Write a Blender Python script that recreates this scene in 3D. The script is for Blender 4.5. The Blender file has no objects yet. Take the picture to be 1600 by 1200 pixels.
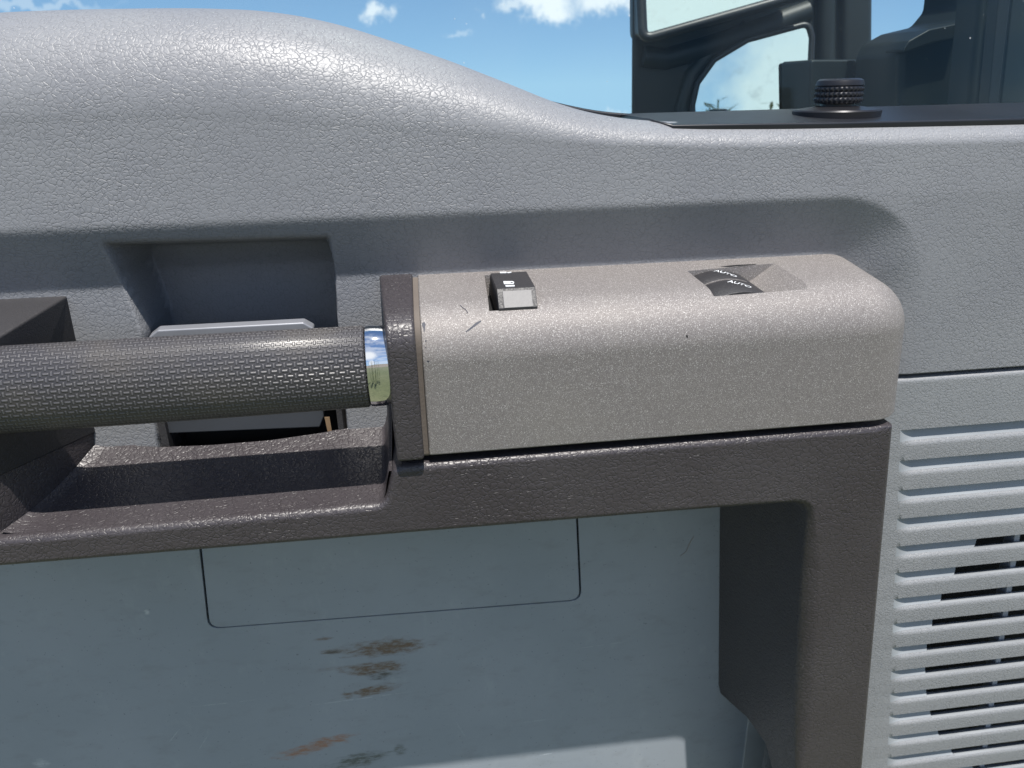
import bpy, bmesh, math, random
import numpy as np
from mathutils import Vector, Matrix
from mathutils.bvhtree import BVHTree
from mathutils.geometry import tessellate_polygon
random.seed(4)
S = bpy.context.scene
COL = S.collection
rad = math.radians

# ------------------------------------------------------------------ camera, sky, sun, exposure
F = 1155.0
def cam_axes(p=22.0, k=.11, s=.068):
    c, si = math.cos(rad(p)), math.sin(rad(p))
    X = Vector((1, s, -k)).normalized()
    Z = Vector((-(X[1]*c + X[2]*si)/X[0], c, si)).normalized()
    return X, Z.cross(X), Z
AX = cam_axes()
ROT = Matrix((AX[0], AX[1], AX[2]))           # camera -> world
cam_d = bpy.data.cameras.new('camera'); cam = bpy.data.objects.new('camera', cam_d); COL.objects.link(cam)
cam.matrix_world = ROT.to_4x4()
cam_d.sensor_width = 36; cam_d.lens = F/1600*36
cam_d.clip_start = .01; cam_d.clip_end = 6000
cam_d.dof.use_dof = True; cam_d.dof.focus_distance = .50; cam_d.dof.aperture_fstop = 14
S.camera = cam

def ray(px, py): return ROT @ Vector((px-800, 600-py, -F))
def P(px, py, Y):
    d = ray(px, py); return d*(Y/d[1])
def XZ(px, py, Y):
    v = P(px, py, Y); return (v[0], v[2])
def PZ(px, py, pt, n):
    d = ray(px, py); n = Vector(n); return d*(Vector(pt).dot(n)/d.dot(n))

SUN_EL, SUN_AZ = 69.6, 9.0                    # azimuth measured from the door's normal to the right
sdir = Vector((math.sin(rad(SUN_AZ))*math.cos(rad(SUN_EL)), -math.cos(rad(SUN_AZ))*math.cos(rad(SUN_EL)), math.sin(rad(SUN_EL))))
W = bpy.data.worlds.new('World'); S.world = W; W.use_nodes = True
wt = W.node_tree; wt.nodes.clear()
def N(t, typ, **kw):
    n = t.nodes.new(typ)
    for k, v in kw.items():
        if k.startswith('_'): setattr(n, k[1:], v)
        else:
            key = int(k[1:]) if k[0] == 'i' and k[1:].isdigit() else k.replace('__', ' ')
            s = n.inputs[key]
            if isinstance(v, bpy.types.NodeSocket): t.links.new(v, s)
            else: s.default_value = v
    return n
def M(t, op, a, b=None, c=None, clamp=False):
    n = t.nodes.new('ShaderNodeMath'); n.operation = op; n.use_clamp = clamp
    for i, v in enumerate((a, b, c)):
        if v is None: continue
        if isinstance(v, bpy.types.NodeSocket): t.links.new(v, n.inputs[i])
        else: n.inputs[i].default_value = v
    return n.outputs[0]
def VM(t, op, a, b=None, scale=None):
    n = t.nodes.new('ShaderNodeVectorMath'); n.operation = op
    for i, v in enumerate((a, b)):
        if v is None: continue
        if isinstance(v, bpy.types.NodeSocket): t.links.new(v, n.inputs[i])
        else: n.inputs[i].default_value = v
    if scale is not None: n.inputs['Scale'].default_value = scale
    return n
def SS(t, v, lo, hi, a=0.0, b=1.0):
    n = t.nodes.new('ShaderNodeMapRange'); n.interpolation_type = 'SMOOTHSTEP'
    t.links.new(v, n.inputs[0]); n.inputs[1].default_value = lo; n.inputs[2].default_value = hi
    n.inputs[3].default_value = a; n.inputs[4].default_value = b
    return n.outputs[0]
def MIX(t, f, a, b, typ='RGBA', blend='MIX'):
    n = t.nodes.new('ShaderNodeMix'); n.data_type = typ; n.blend_type = blend
    ia, ib, o = {'RGBA': (6, 7, 2), 'FLOAT': (2, 3, 0)}[typ]
    for i, v in ((0, f), (ia, a), (ib, b)):
        if isinstance(v, bpy.types.NodeSocket): t.links.new(v, n.inputs[i])
        else: n.inputs[i].default_value = (v if typ == 'FLOAT' or i == 0 else (*v, 1) if len(v) == 3 else v)
    return n.outputs[o]

sky = N(wt, 'ShaderNodeTexSky', _sky_type='NISHITA', _sun_disc=False, _sun_elevation=rad(SUN_EL),
        _sun_rotation=rad(180-SUN_AZ), _altitude=300, _air_density=1.0, _dust_density=.15, _ozone_density=2.6)
geo = N(wt, 'ShaderNodeTexCoord').outputs['Generated']
gs = N(wt, 'ShaderNodeSeparateXYZ', Vector=geo)
gz = M(wt, 'MULTIPLY_ADD', M(wt, 'MAXIMUM', gs.outputs[2], 0.0), .89, .11)
gv_ = N(wt, 'ShaderNodeCombineXYZ', X=gs.outputs[0], Y=gs.outputs[1], Z=gz)
wt.links.new(VM(wt, 'NORMALIZE', gv_.outputs[0]).outputs[0], sky.inputs['Vector'])
nz = N(wt, 'ShaderNodeTexNoise', Vector=geo, Scale=22.0, Detail=6.0, Roughness=.62)
warp = VM(wt, 'SCALE', VM(wt, 'SUBTRACT', nz.outputs['Color'], (.5, .5, .5)).outputs[0], scale=.09).outputs[0]
dirw = VM(wt, 'ADD', geo, warp).outputs[0]
cloud = None
def blob(d, sx, sz, amt):                      # a cloud standing in direction d, sx wide, sz high
    global cloud
    d = Vector(d).normalized()
    df = VM(wt, 'SUBTRACT', dirw, tuple(d)).outputs[0]
    sc = VM(wt, 'MULTIPLY', df, (1/sx, 1/sx, 1/sz)).outputs[0]
    ln = VM(wt, 'LENGTH', sc).outputs['Value']
    v = M(wt, 'MULTIPLY', SS(wt, ln, 1.15, .35), amt)
    cloud = v if cloud is None else M(wt, 'MAXIMUM', cloud, v)
for px, py, sx, sz, amt in ((592, 10, .026, .017, .75), (845, 4, .055, .022, .9), (800, 12, .02, .012, .6), (950, -6, .05, .022, .85),
                            (968, 178, .018, .014, .75), (715, 50, .02, .004, .25), (40, 2, .10, .008, .3), (752, 22, .01, .008, .4)):
    blob(ray(px, py), sx, sz, amt)
def mirror_dir(px, py, a, b):                  # where the mirror glass looks for a given line of sight
    d = ray(px, py).normalized(); n = Vector((a, -1, b)).normalized(); return d-2*d.dot(n)*n
blob(mirror_dir(1100, 10, -.27, .16), .30, .22, .97)
blob(mirror_dir(1240, 130, -.28, .06), .10, .12, .85)
# generic broken cloud in the half of the sky behind the photographer
big = N(wt, 'ShaderNodeTexNoise', Vector=VM(wt, 'MULTIPLY', geo, (1, 1, 2.2)).outputs[0], Scale=3.1, Detail=7.0, Roughness=.58)
back = SS(wt, N(wt, 'ShaderNodeSeparateXYZ', Vector=geo).outputs[1], .12, -.12)
c2 = M(wt, 'MULTIPLY', M(wt, 'MULTIPLY', SS(wt, big.outputs[0], .42, .62), back), .45)
cloud = M(wt, 'MAXIMUM', cloud, c2)
skyc = MIX(wt, 1.0, sky.outputs[0], (.88, 1.0, 1.07), blend='MULTIPLY')
final = MIX(wt, cloud, skyc, (8.6, 8.9, 9.2))
bg = N(wt, 'ShaderNodeBackground', Color=final, Strength=.096)
wo = N(wt, 'ShaderNodeOutputWorld', Surface=bg.outputs[0])

sun_d = bpy.data.lights.new('sun', 'SUN'); sun = bpy.data.objects.new('sun', sun_d); COL.objects.link(sun)
sun_d.energy = 5.0; sun_d.angle = rad(.53); sun_d.color = (1, .955, .89)
sun.rotation_euler = sdir.to_track_quat('Z', 'Y').to_euler()
S.view_settings.view_transform = 'Standard'; S.view_settings.look = 'None'
S.view_settings.exposure = 0.36; S.view_settings.gamma = 1; S.view_settings.use_curve_mapping = False

# ------------------------------------------------------------------ materials
def mat(name):
    m = bpy.data.materials.new(name); m.use_nodes = True
    t = m.node_tree; b = t.nodes['Principled BSDF']; return m, t, b
def setp(t, b, **kw):
    for k, v in kw.items():
        s = b.inputs[k.replace('__', ' ')]
        if isinstance(v, bpy.types.NodeSocket): t.links.new(v, s)
        elif isinstance(v, tuple) and len(v) == 3: s.default_value = (*v, 1)
        else: s.default_value = v
def ocoord(t): return N(t, 'ShaderNodeTexCoord').outputs['Object']

def leather(name, col, col2, rough=.45, scale=210., amt=.8, spec=.5, fine=.35, stretch=(1, 1, 1.12), dust=0.0):
    m, t, b = mat(name)
    o = ocoord(t)
    n1 = N(t, 'ShaderNodeTexNoise', Vector=o, Scale=scale*.55, Detail=2.0)
    w = VM(t, 'SCALE', VM(t, 'SUBTRACT', n1.outputs['Color'], (.5, .5, .5)).outputs[0], scale=1.5/scale).outputs[0]
    v = VM(t, 'MULTIPLY', VM(t, 'ADD', o, w).outputs[0], stretch).outputs[0]
    v1 = N(t, 'ShaderNodeTexVoronoi', Vector=v, Scale=scale, _feature='DISTANCE_TO_EDGE')
    v2 = N(t, 'ShaderNodeTexVoronoi', Vector=v, Scale=scale*.52, _feature='DISTANCE_TO_EDGE')
    nm = N(t, 'ShaderNodeTexNoise', Vector=o, Scale=scale*.7, Detail=1.0).outputs[0]
    e1 = SS(t, v1.outputs['Distance'], 0., .10)
    pil = SS(t, v1.outputs['Distance'], .0, .40)
    e1 = MIX(t, M(t, 'MULTIPLY', SS(t, nm, .44, .60), .8), e1, 1.0, 'FLOAT')       # creases break off
    e2 = SS(t, v2.outputs['Distance'], 0., .055)
    e2 = MIX(t, SS(t, nm, .58, .42), e2, 1.0, 'FLOAT')
    e = M(t, 'MULTIPLY', e1, M(t, 'MULTIPLY_ADD', e2, .7, .3))
    fn = N(t, 'ShaderNodeTexNoise', Vector=o, Scale=scale*5, Detail=2.0).outputs[0]
    h = M(t, 'MULTIPLY_ADD', fn, .16*fine, M(t, 'MULTIPLY_ADD', pil, .45, e))
    worn = N(t, 'ShaderNodeTexNoise', Vector=o, Scale=11., Detail=3.0).outputs[0]
    bp = N(t, 'ShaderNodeBump', Strength=M(t, 'MULTIPLY', SS(t, worn, .25, .75, 1.12, .68), amt), Distance=.00024, Height=h)
    big = N(t, 'ShaderNodeTexNoise', Vector=o, Scale=9., Detail=4.0).outputs[0]
    c = MIX(t, SS(t, big, .3, .7), col, col2)
    c = MIX(t, M(t, 'MULTIPLY_ADD', e, -.30, .30), c, tuple(x*.45 for x in col))
    if dust:
        dn = N(t, 'ShaderNodeTexNoise', Vector=o, Scale=900., Detail=2.0).outputs[0]
        dn2 = N(t, 'ShaderNodeTexNoise', Vector=o, Scale=40., Detail=4.0).outputs[0]
        c = MIX(t, M(t, 'MULTIPLY', M(t, 'MULTIPLY', SS(t, dn, .60, .74), SS(t, dn2, .35, .75)), dust), c, (.34, .32, .30))
    setp(t, b, Base__Color=c, Roughness=M(t, 'MULTIPLY_ADD', big, .12, rough-.06), Normal=bp.outputs[0], Specular__IOR__Level=spec)
    return m

def smooth_plastic(name, col, rough=.4, bump=.15, scale=1500., spec=.5, metallic=0.0, var=.12):
    m, t, b = mat(name); o = ocoord(t)
    fn = N(t, 'ShaderNodeTexNoise', Vector=o, Scale=scale, Detail=3.0).outputs[0]
    big = N(t, 'ShaderNodeTexNoise', Vector=o, Scale=14., Detail=5.0).outputs[0]
    bp = N(t, 'ShaderNodeBump', Strength=bump, Distance=.0002, Height=fn)
    c = MIX(t, SS(t, big, .3, .7), tuple(x*(1-var) for x in col), tuple(min(1, x*(1+var)) for x in col))
    setp(t, b, Base__Color=c, Roughness=M(t, 'MULTIPLY_ADD', big, .16, rough-.08), Normal=bp.outputs[0], Specular__IOR__Level=spec, Metallic=metallic)
    return m

GREY = leather('light_grey_grained_plastic', (.208, .213, .230), (.230, .236, .250), rough=.43, scale=300, amt=.62, spec=.5, dust=.10)
GREYL = leather('grille_grained_plastic', (.228, .237, .250), (.25, .258, .270), rough=.46, scale=340, amt=.6, spec=.5)
GREYS = smooth_plastic('smooth_grey_plastic', (.27, .29, .31), rough=.5, bump=.1)
BROWN = leather('dark_brown_grained_plastic', (.044, .038, .042), (.055, .049, .053), rough=.38, scale=250, amt=.9, spec=.5, dust=.35)
BLACKG = leather('black_fine_grained_plastic', (.034, .033, .036), (.042, .040, .042), rough=.5, scale=420, amt=.4, dust=.15)
BLACK = smooth_plastic('black_plastic', (.014, .015, .017), rough=.42)
BLACKM = smooth_plastic('black_gloss_trim', (.014, .015, .019), rough=.34, bump=.05)
MIRB = smooth_plastic('mirror_housing_plastic', (.009, .013, .014), rough=.5, bump=.5, scale=500)
VOID = smooth_plastic('dark_cavity', (.006, .006, .007), rough=.8)
LEVER = smooth_plastic('latch_lever_paint', (.24, .25, .28), rough=.35, metallic=.3)
FACE = smooth_plastic('switch_face_paint', (.17, .165, .165), rough=.5, bump=.9, scale=1500)
LEVER_SHADED = smooth_plastic('latch_lever_shaded', (.045, .05, .06), rough=.5)  # lever colour darkened to stand for the grab handle's shadow
WHITE = smooth_plastic('white_print', (.75, .77, .8), rough=.5, bump=0)
KNOBM = smooth_plastic('knob_black_metal', (.022, .022, .026), rough=.33, bump=.05, metallic=.3)
PAPER = smooth_plastic('yellowed_paper', (.20, .135, .08), rough=.8)
SCUFF = smooth_plastic('dark_scuff', (.03, .034, .05), rough=.6)
HAIR = smooth_plastic('pale_fibre', (.32, .27, .22), rough=.6)
DUSTY = smooth_plastic('dusty_gap_filler', (.13, .11, .095), rough=.8, bump=.8, scale=600)

def chrome():
    m, t, b = mat('chrome'); o = ocoord(t)
    fn = N(t, 'ShaderNodeTexNoise', Vector=o, Scale=60., Detail=3.0).outputs[0]
    setp(t, b, Base__Color=(.82, .83, .85), Metallic=1.0, Roughness=M(t, 'MULTIPLY_ADD', fn, .05, .02)); return m
CHROME = chrome()

def silver():
    m, t, b = mat('silver_flake_paint'); o = ocoord(t)
    vo = N(t, 'ShaderNodeTexVoronoi', Vector=o, Scale=3000.)
    vo2 = N(t, 'ShaderNodeTexNoise', Vector=o, Scale=900., Detail=3.0)
    big = N(t, 'ShaderNodeTexNoise', Vector=o, Scale=10., Detail=5.0).outputs[0]
    r = N(t, 'ShaderNodeSeparateColor', Color=vo.outputs['Color'])
    c = MIX(t, r.outputs[0], (.160, .145, .140), (.268, .247, .240))
    c = MIX(t, SS(t, r.outputs[1], .88, .98), c, (.56, .54, .52))
    c = MIX(t, SS(t, vo2.outputs[0], .35, .25), c, (.15, .145, .14))
    c = MIX(t, M(t, 'MULTIPLY', SS(t, big, .4, .75), .25), c, (.30, .28, .25))
    bp = N(t, 'ShaderNodeBump', Strength=.55, Distance=.00022, Height=r.outputs[2])
    bp2 = N(t, 'ShaderNodeBump', Strength=.25, Distance=.0003, Height=vo2.outputs[0], Normal=bp.outputs[0])
    setp(t, b, Base__Color=c, Metallic=.26, Roughness=.60, Normal=bp2.outputs[0]); return m
SILVER = silver()

def weave():                                   # UV in metres: u along the grip, v round it
    m, t, b = mat('woven_texture_rubber')
    uv = N(t, 'ShaderNodeUVMap').outputs[0]
    sp = N(t, 'ShaderNodeSeparateXYZ', Vector=uv)
    a0 = M(t, 'MULTIPLY', sp.outputs[0], 1/.0062); b0 = M(t, 'MULTIPLY', sp.outputs[1], 1/.0037)
    row = M(t, 'FLOOR', b0)
    a1 = M(t, 'ADD', a0, M(t, 'MULTIPLY', row, .5))
    fa = M(t, 'FRACT', a1); fb = M(t, 'FRACT', b0)
    def bar(x, c, w, s):
        return SS(t, M(t, 'ABSOLUTE', M(t, 'SUBTRACT', x, c)), w+s, w-s)
    hb = M(t, 'MULTIPLY', bar(fa, .32, .27, .05), bar(fb, .5, .17, .10))
    vb = M(t, 'MULTIPLY', bar(fa, .82, .09, .05), bar(fb, .5, .42, .08))
    h = M(t, 'MAXIMUM', hb, vb)
    o = ocoord(t)
    fn = N(t, 'ShaderNodeTexNoise', Vector=o, Scale=700., Detail=2.0).outputs[0]
    big = N(t, 'ShaderNodeTexNoise', Vector=o, Scale=25., Detail=4.0).outputs[0]
    bp = N(t, 'ShaderNodeBump', Strength=.9, Distance=.0005, Height=M(t, 'MULTIPLY_ADD', fn, .15, h))
    c = MIX(t, h, (.046, .044, .048), (.108, .104, .110))
    c = MIX(t, M(t, 'MULTIPLY', SS(t, big, .45, .8), .3), c, (.12, .105, .085))
    setp(t, b, Base__Color=c, Roughness=.36, Normal=bp.outputs[0]); return m
WEAVE = weave()

def pocket_mat():
    m, t, b = mat('smooth_blue_grey_pocket_plastic'); o = ocoord(t)
    big = N(t, 'ShaderNodeTexNoise', Vector=o, Scale=7., Detail=6.0).outputs[0]
    c = MIX(t, SS(t, big, .3, .7), (.262, .297, .336), (.298, .33, .37))
    gm = N(t, 'ShaderNodeTexNoise', Vector=VM(t, 'MULTIPLY', o, (1, 1, 2.2)).outputs[0], Scale=26., Detail=7.0, Roughness=.7).outputs[0]
    c = MIX(t, M(t, 'MULTIPLY', SS(t, gm, .50, .72), .22), c, (.16, .165, .165))
    gm2 = N(t, 'ShaderNodeTexNoise', Vector=VM(t, 'MULTIPLY', o, (1, 1, .5)).outputs[0], Scale=38., Detail=7.0, Roughness=.7).outputs[0]
    c = MIX(t, M(t, 'MULTIPLY', SS(t, gm2, .54, .72), .16), c, (.45, .48, .50))
    sp = N(t, 'ShaderNodeSeparateXYZ', Vector=o)
    nn = N(t, 'ShaderNodeTexNoise', Vector=VM(t, 'MULTIPLY', o, (1, 1, 2.6)).outputs[0], Scale=110., Detail=6.0, Roughness=.65)
    st_ = N(t, 'ShaderNodeTexNoise', Vector=VM(t, 'MULTIPLY', o, (1, 1, 9)).outputs[0], Scale=130., Detail=4.0, Roughness=.6)
    nw = N(t, 'ShaderNodeTexNoise', Vector=VM(t, 'MULTIPLY', o, (1, 1, 3.5)).outputs[0], Scale=60., Detail=5.0, Roughness=.6)
    Y = .58
    def ell(px, py, rx, ry, tilt=0.0):
        cx, cz = XZ(px, py, Y); s = Y/F*1.12
        dx = M(t, 'MULTIPLY', M(t, 'SUBTRACT', sp.outputs[0], cx), 1/(rx*s))
        dz0 = M(t, 'SUBTRACT', M(t, 'SUBTRACT', sp.outputs[2], cz), M(t, 'MULTIPLY', M(t, 'SUBTRACT', sp.outputs[0], cx), tilt))
        dz = M(t, 'MULTIPLY', dz0, 1/(ry*s))
        return M(t, 'SQRT', M(t, 'ADD', M(t, 'MULTIPLY', dx, dx), M(t, 'MULTIPLY', dz, dz)))
    def stain(c, specs, colr, thr=.5):
        acc = None
        for a in specs:
            amt = a[5] if len(a) > 5 else 1.0
            e = ell(*a[:5])
            v = M(t, 'ADD', e, M(t, 'MULTIPLY', M(t, 'SUBTRACT', nw.outputs[0], .5), 2.6))
            v = M(t, 'MULTIPLY', SS(t, v, 1.5, .5), amt)
            acc = v if acc is None else M(t, 'MAXIMUM', acc, v)
        k = M(t, 'MULTIPLY', M(t, 'MULTIPLY', acc, SS(t, nn.outputs[0], .34, .60, .35, 1.)), SS(t, st_.outputs[0], .36, .52, .45, 1.15), clamp=True)
        return MIX(t, k, c, colr)
    c = stain(c, ((602, 1012, 62, 14, .0, 1.), (585, 1045, 42, 14, .0, 1.), (540, 1043, 40, 4, .0, .5), (520, 1018, 20, 5, .0, .8),
                  (582, 1079, 44, 8, .10, 1.), (500, 999, 14, 3, 0., .7)), (.15, .105, .08))
    c = stain(c, ((596, 1055, 24, 9, .0, .7), (520, 1019, 12, 4, .0, .6)), (.05, .05, .05))
    c = stain(c, ((490, 1166, 58, 11, .22, 1.),), (.30, .17, .125))
    c = stain(c, ((565, 1186, 46, 13, .15, 1.), (625, 1172, 10, 10, .0, .7)), (.10, .115, .115))
    c = stain(c, ((65, 1192, 10, 9, .0, .6), (230, 957, 4, 4, 0., .8)), (.5, .53, .55))
    # faint pale scratches
    def scratch(c, px, py, ln, tilt, amt=.5):
        e = ell(px, py, ln, 1.1, tilt)
        return MIX(t, M(t, 'MULTIPLY', M(t, 'MULTIPLY', SS(t, e, 1.1, .3), SS(t, nn.outputs[0], .40, .55)), amt), c, (.62, .66, .7))
    for a in ((560, 1092, 110, .03, .35), (350, 1099, 60, .0, .3), (850, 1179, 26, .05, .7), (840, 1126, 40, .02, .25),
              (272, 1150, 14, 1.2, .5), (318, 1160, 12, 1.5, .45), (720, 1140, 12, -2.5, .4), (940, 1008, 60, .04, .2)):
        c = scratch(c, *a)
    sp2 = N(t, 'ShaderNodeTexNoise', Vector=o, Scale=420., Detail=1.0).outputs[0]
    c = MIX(t, M(t, 'MULTIPLY', SS(t, sp2, .735, .78), .6), c, (.10, .11, .12))
    fn = N(t, 'ShaderNodeTexNoise', Vector=o, Scale=1800., Detail=2.0).outputs[0]
    bp = N(t, 'ShaderNodeBump', Strength=.10, Distance=.0002, Height=fn)
    setp(t, b, Base__Color=c, Roughness=M(t, 'MULTIPLY_ADD', big, .2, .30), Normal=bp.outputs[0], Specular__IOR__Level=.5); return m
POCKET = pocket_mat()

def glass_mat():
    m, t, b = mat('tinted_window_glass'); t.nodes.remove(b)
    out = t.nodes['Material Output']; o = ocoord(t)
    tr = N(t, 'ShaderNodeBsdfTransparent', Color=(.94, .98, .975, 1))
    gl = N(t, 'ShaderNodeBsdfGlossy', Color=(.9, 1, 1, 1), Roughness=.02)
    fr = N(t, 'ShaderNodeFresnel', IOR=1.45)
    mx = N(t, 'ShaderNodeMixShader', Fac=M(t, 'MULTIPLY', fr.outputs[0], .30)); t.links.new(tr.outputs[0], mx.inputs[1]); t.links.new(gl.outputs[0], mx.inputs[2])
    dv = N(t, 'ShaderNodeTexVoronoi', Vector=o, Scale=85.)
    dn = N(t, 'ShaderNodeTexNoise', Vector=o, Scale=30., Detail=3.0).outputs[0]
    sm = N(t, 'ShaderNodeTexNoise', Vector=VM(t, 'MULTIPLY', o, (1.6, 1, .6)).outputs[0], Scale=9., Detail=5.0).outputs[0]
    spk = M(t, 'MULTIPLY', SS(t, dv.outputs['Distance'], .075, .03), SS(t, dn, .50, .62))
    k = M(t, 'ADD', M(t, 'MULTIPLY', spk, .5), M(t, 'MULTIPLY', SS(t, sm, .35, .8), .012))
    df = N(t, 'ShaderNodeBsdfDiffuse', Color=(.75, .78, .78, 1))
    m2 = N(t, 'ShaderNodeMixShader', Fac=k); t.links.new(mx.outputs[0], m2.inputs[1]); t.links.new(df.outputs[0], m2.inputs[2])
    t.links.new(m2.outputs[0], out.inputs[0]); return m
GLASS = glass_mat()
def mirror_mat():
    m, t, b = mat('mirror_glass'); o = ocoord(t)
    nn = N(t, 'ShaderNodeTexNoise', Vector=o, Scale=40., Detail=5.0).outputs[0]
    b2 = SS(t, nn, .55, .8)
    setp(t, b, Base__Color=MIX(t, M(t, 'MULTIPLY', b2, .3), (.80, .86, .84), (.5, .52, .5)), Metallic=MIX(t, b2, 1.0, .8, 'FLOAT'), Roughness=M(t, 'MULTIPLY', b2, .12)); return m
MIRROR = mirror_mat()
def grass_mat():
    m, t, b = mat('grass_ground'); o = ocoord(t)
    n1 = N(t, 'ShaderNodeTexNoise', Vector=o, Scale=.35, Detail=8.0).outputs[0]
    n2 = N(t, 'ShaderNodeTexNoise', Vector=o, Scale=14., Detail=4.0).outputs[0]
    c = MIX(t, SS(t, n1, .35, .65), (.088, .105, .045), (.14, .145, .078)); c = MIX(t, SS(t, n2, .4, .7), c, (.062, .075, .036))
    yy = N(t, 'ShaderNodeSeparateXYZ', Vector=o).outputs[1]        # worn gravel track under and behind the truck, dry field farther off
    yw = M(t, 'ADD', yy, M(t, 'MULTIPLY', n1, 3.0))
    c = MIX(t, M(t, 'MULTIPLY', SS(t, yw, 3.2, 4.0), SS(t, yw, 8., 6.)), c, MIX(t, n2, (.16, .15, .14), (.27, .255, .235)))
    c = MIX(t, SS(t, yw, -22., -26.), c, (.17, .145, .115))
    setp(t, b, Base__Color=c, Roughness=.9); return m
GRASS = grass_mat()
LEAF = smooth_plastic('dark_conifer_needles', (.03, .06, .025), rough=.7, bump=0, var=.4)
BARK = smooth_plastic('tree_bark', (.09, .07, .05), rough=.9, bump=0)
STALK = smooth_plastic('dry_green_stalk', (.16, .17, .05), rough=.7, bump=0)

# ------------------------------------------------------------------ building helpers
DOOR_LOC = Vector((.12, .56, -1.05))
def finish(name, me, material, parent=None, smooth=True, angle=38, wn=False):
    o = bpy.data.objects.new(name, me); COL.objects.link(o)
    for mm in (material if isinstance(material, (list, tuple)) else [material]): me.materials.append(mm)
    if smooth:
        me.polygons.foreach_set('use_smooth', [True]*len(me.polygons))
        if angle: me.set_sharp_from_angle(angle=rad(angle))
    if wn:
        w = o.modifiers.new('wn', 'WEIGHTED_NORMAL'); w.keep_sharp = True; w.weight = 80
    if parent is not None:
        o.parent = parent
        if parent is DOOR: o.matrix_parent_inverse = Matrix.Translation(-DOOR_LOC)
        elif parent.parent is None: o.matrix_parent_inverse = Matrix.Translation(-parent.location)
    return o
def from_bm(name, bm, material, parent=None, **kw):
    bmesh.ops.recalc_face_normals(bm, faces=bm.faces)
    me = bpy.data.meshes.new(name); bm.to_mesh(me); bm.free()
    return finish(name, me, material, parent, **kw)
def from_py(name, v, f, material, parent=None, **kw):
    me = bpy.data.meshes.new(name); me.from_pydata([tuple(x) for x in v], [], f); me.validate()
    return finish(name, me, material, parent, **kw)
def grid(name, V, material, parent, keep=None, mi=None, **kw):       # V: (rows, cols, 3)
    r, c = V.shape[:2]
    idx = np.arange(r*c).reshape(r, c)
    q = np.stack([idx[:-1, :-1], idx[:-1, 1:], idx[1:, 1:], idx[1:, :-1]], -1).reshape(-1, 4)
    if keep is not None: q = q[keep.reshape(-1)]
    me = bpy.data.meshes.new(name); me.vertices.add(r*c); me.vertices.foreach_set('co', V.reshape(-1).astype(np.float32))
    me.loops.add(len(q)*4); me.loops.foreach_set('vertex_index', q.reshape(-1).astype(np.int32))
    me.polygons.add(len(q)); me.polygons.foreach_set('loop_start', np.arange(0, len(q)*4, 4, dtype=np.int32))
    me.update(calc_edges=True); me.validate()
    return finish(name, me, material, parent, **kw)
def prism(front, back, bev=0, seg=4, cap_back=True, bm=None, all_edges=False):
    """front/back: matching lists of 3D points (front outline and its rear outline)"""
    own = bm is None
    if own: bm = bmesh.new()
    a = [bm.verts.new(p) for p in front]; b = [bm.verts.new(p) for p in back]
    n = len(a); ff = bm.faces.new(a)
    if cap_back: bf = bm.faces.new(b[::-1])
    for i in range(n):
        j = (i+1) % n; bm.faces.new((a[i], b[i], b[j], a[j]))
    bmesh.ops.recalc_face_normals(bm, faces=bm.faces)
    if bev:
        e = list(ff.edges)
        if all_edges: e = list(bm.edges)
        bmesh.ops.bevel(bm, geom=e, offset=bev, segments=seg, profile=.5, affect='EDGES', clamp_overlap=True)
    return bm
def boxbm(x0, x1, y0, y1, z0, z1, bev=0, seg=3):
    f = [(x0, y0, z0), (x1, y0, z0), (x1, y0, z1), (x0, y0, z1)]; b = [(x, y1, z) for x, y, z in f]
    return prism(f, b, bev, seg, all_edges=True)
def fillet(pts, rads, n=6):
    out = []; m = len(pts)
    for i in range(m):
        p = Vector(pts[i]); r = rads[i] if isinstance(rads, (list, tuple)) else rads
        if r <= 0: out.append(tuple(p)); continue
        a = Vector(pts[i-1])-p; b = Vector(pts[(i+1) % m])-p
        ang = a.angle(b)
        d = min(r/math.tan(ang/2), a.length*.48, b.length*.48)
        p0 = p+a.normalized()*d; p1 = p+b.normalized()*d
        for k in range(n+1):
            t = k/n; q = (1-t)**2*p0+2*t*(1-t)*p+t*t*p1
            out.append(tuple(q))
    return out
def tube(name, pts, r, material, parent, seg=8, closed=False, taper=None):
    bm = bmesh.new(); rings = []; n = len(pts); pts = [Vector(p) for p in pts]
    for i, p in enumerate(pts):
        a = pts[(i-1) % n] if (closed or i > 0) else p; b = pts[(i+1) % n] if (closed or i < n-1) else p
        t = (b-a).normalized(); u = t.orthogonal().normalized() if i == 0 else (u-t*u.dot(t)).normalized()
        w = t.cross(u); rr = r*(taper(i/(n-1)) if taper else 1)
        rings.append([bm.verts.new(p+(u*math.cos(2*math.pi*k/seg)+w*math.sin(2*math.pi*k/seg))*rr) for k in range(seg)])
    for i in range(n if closed else n-1):
        A, B = rings[i], rings[(i+1) % n]
        for k in range(seg): bm.faces.new((A[k], A[(k+1) % seg], B[(k+1) % seg], B[k]))
    if not closed:
        bm.faces.new(rings[0][::-1]); bm.faces.new(rings[-1])
    return from_bm(name, bm, material, parent, angle=60)
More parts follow.
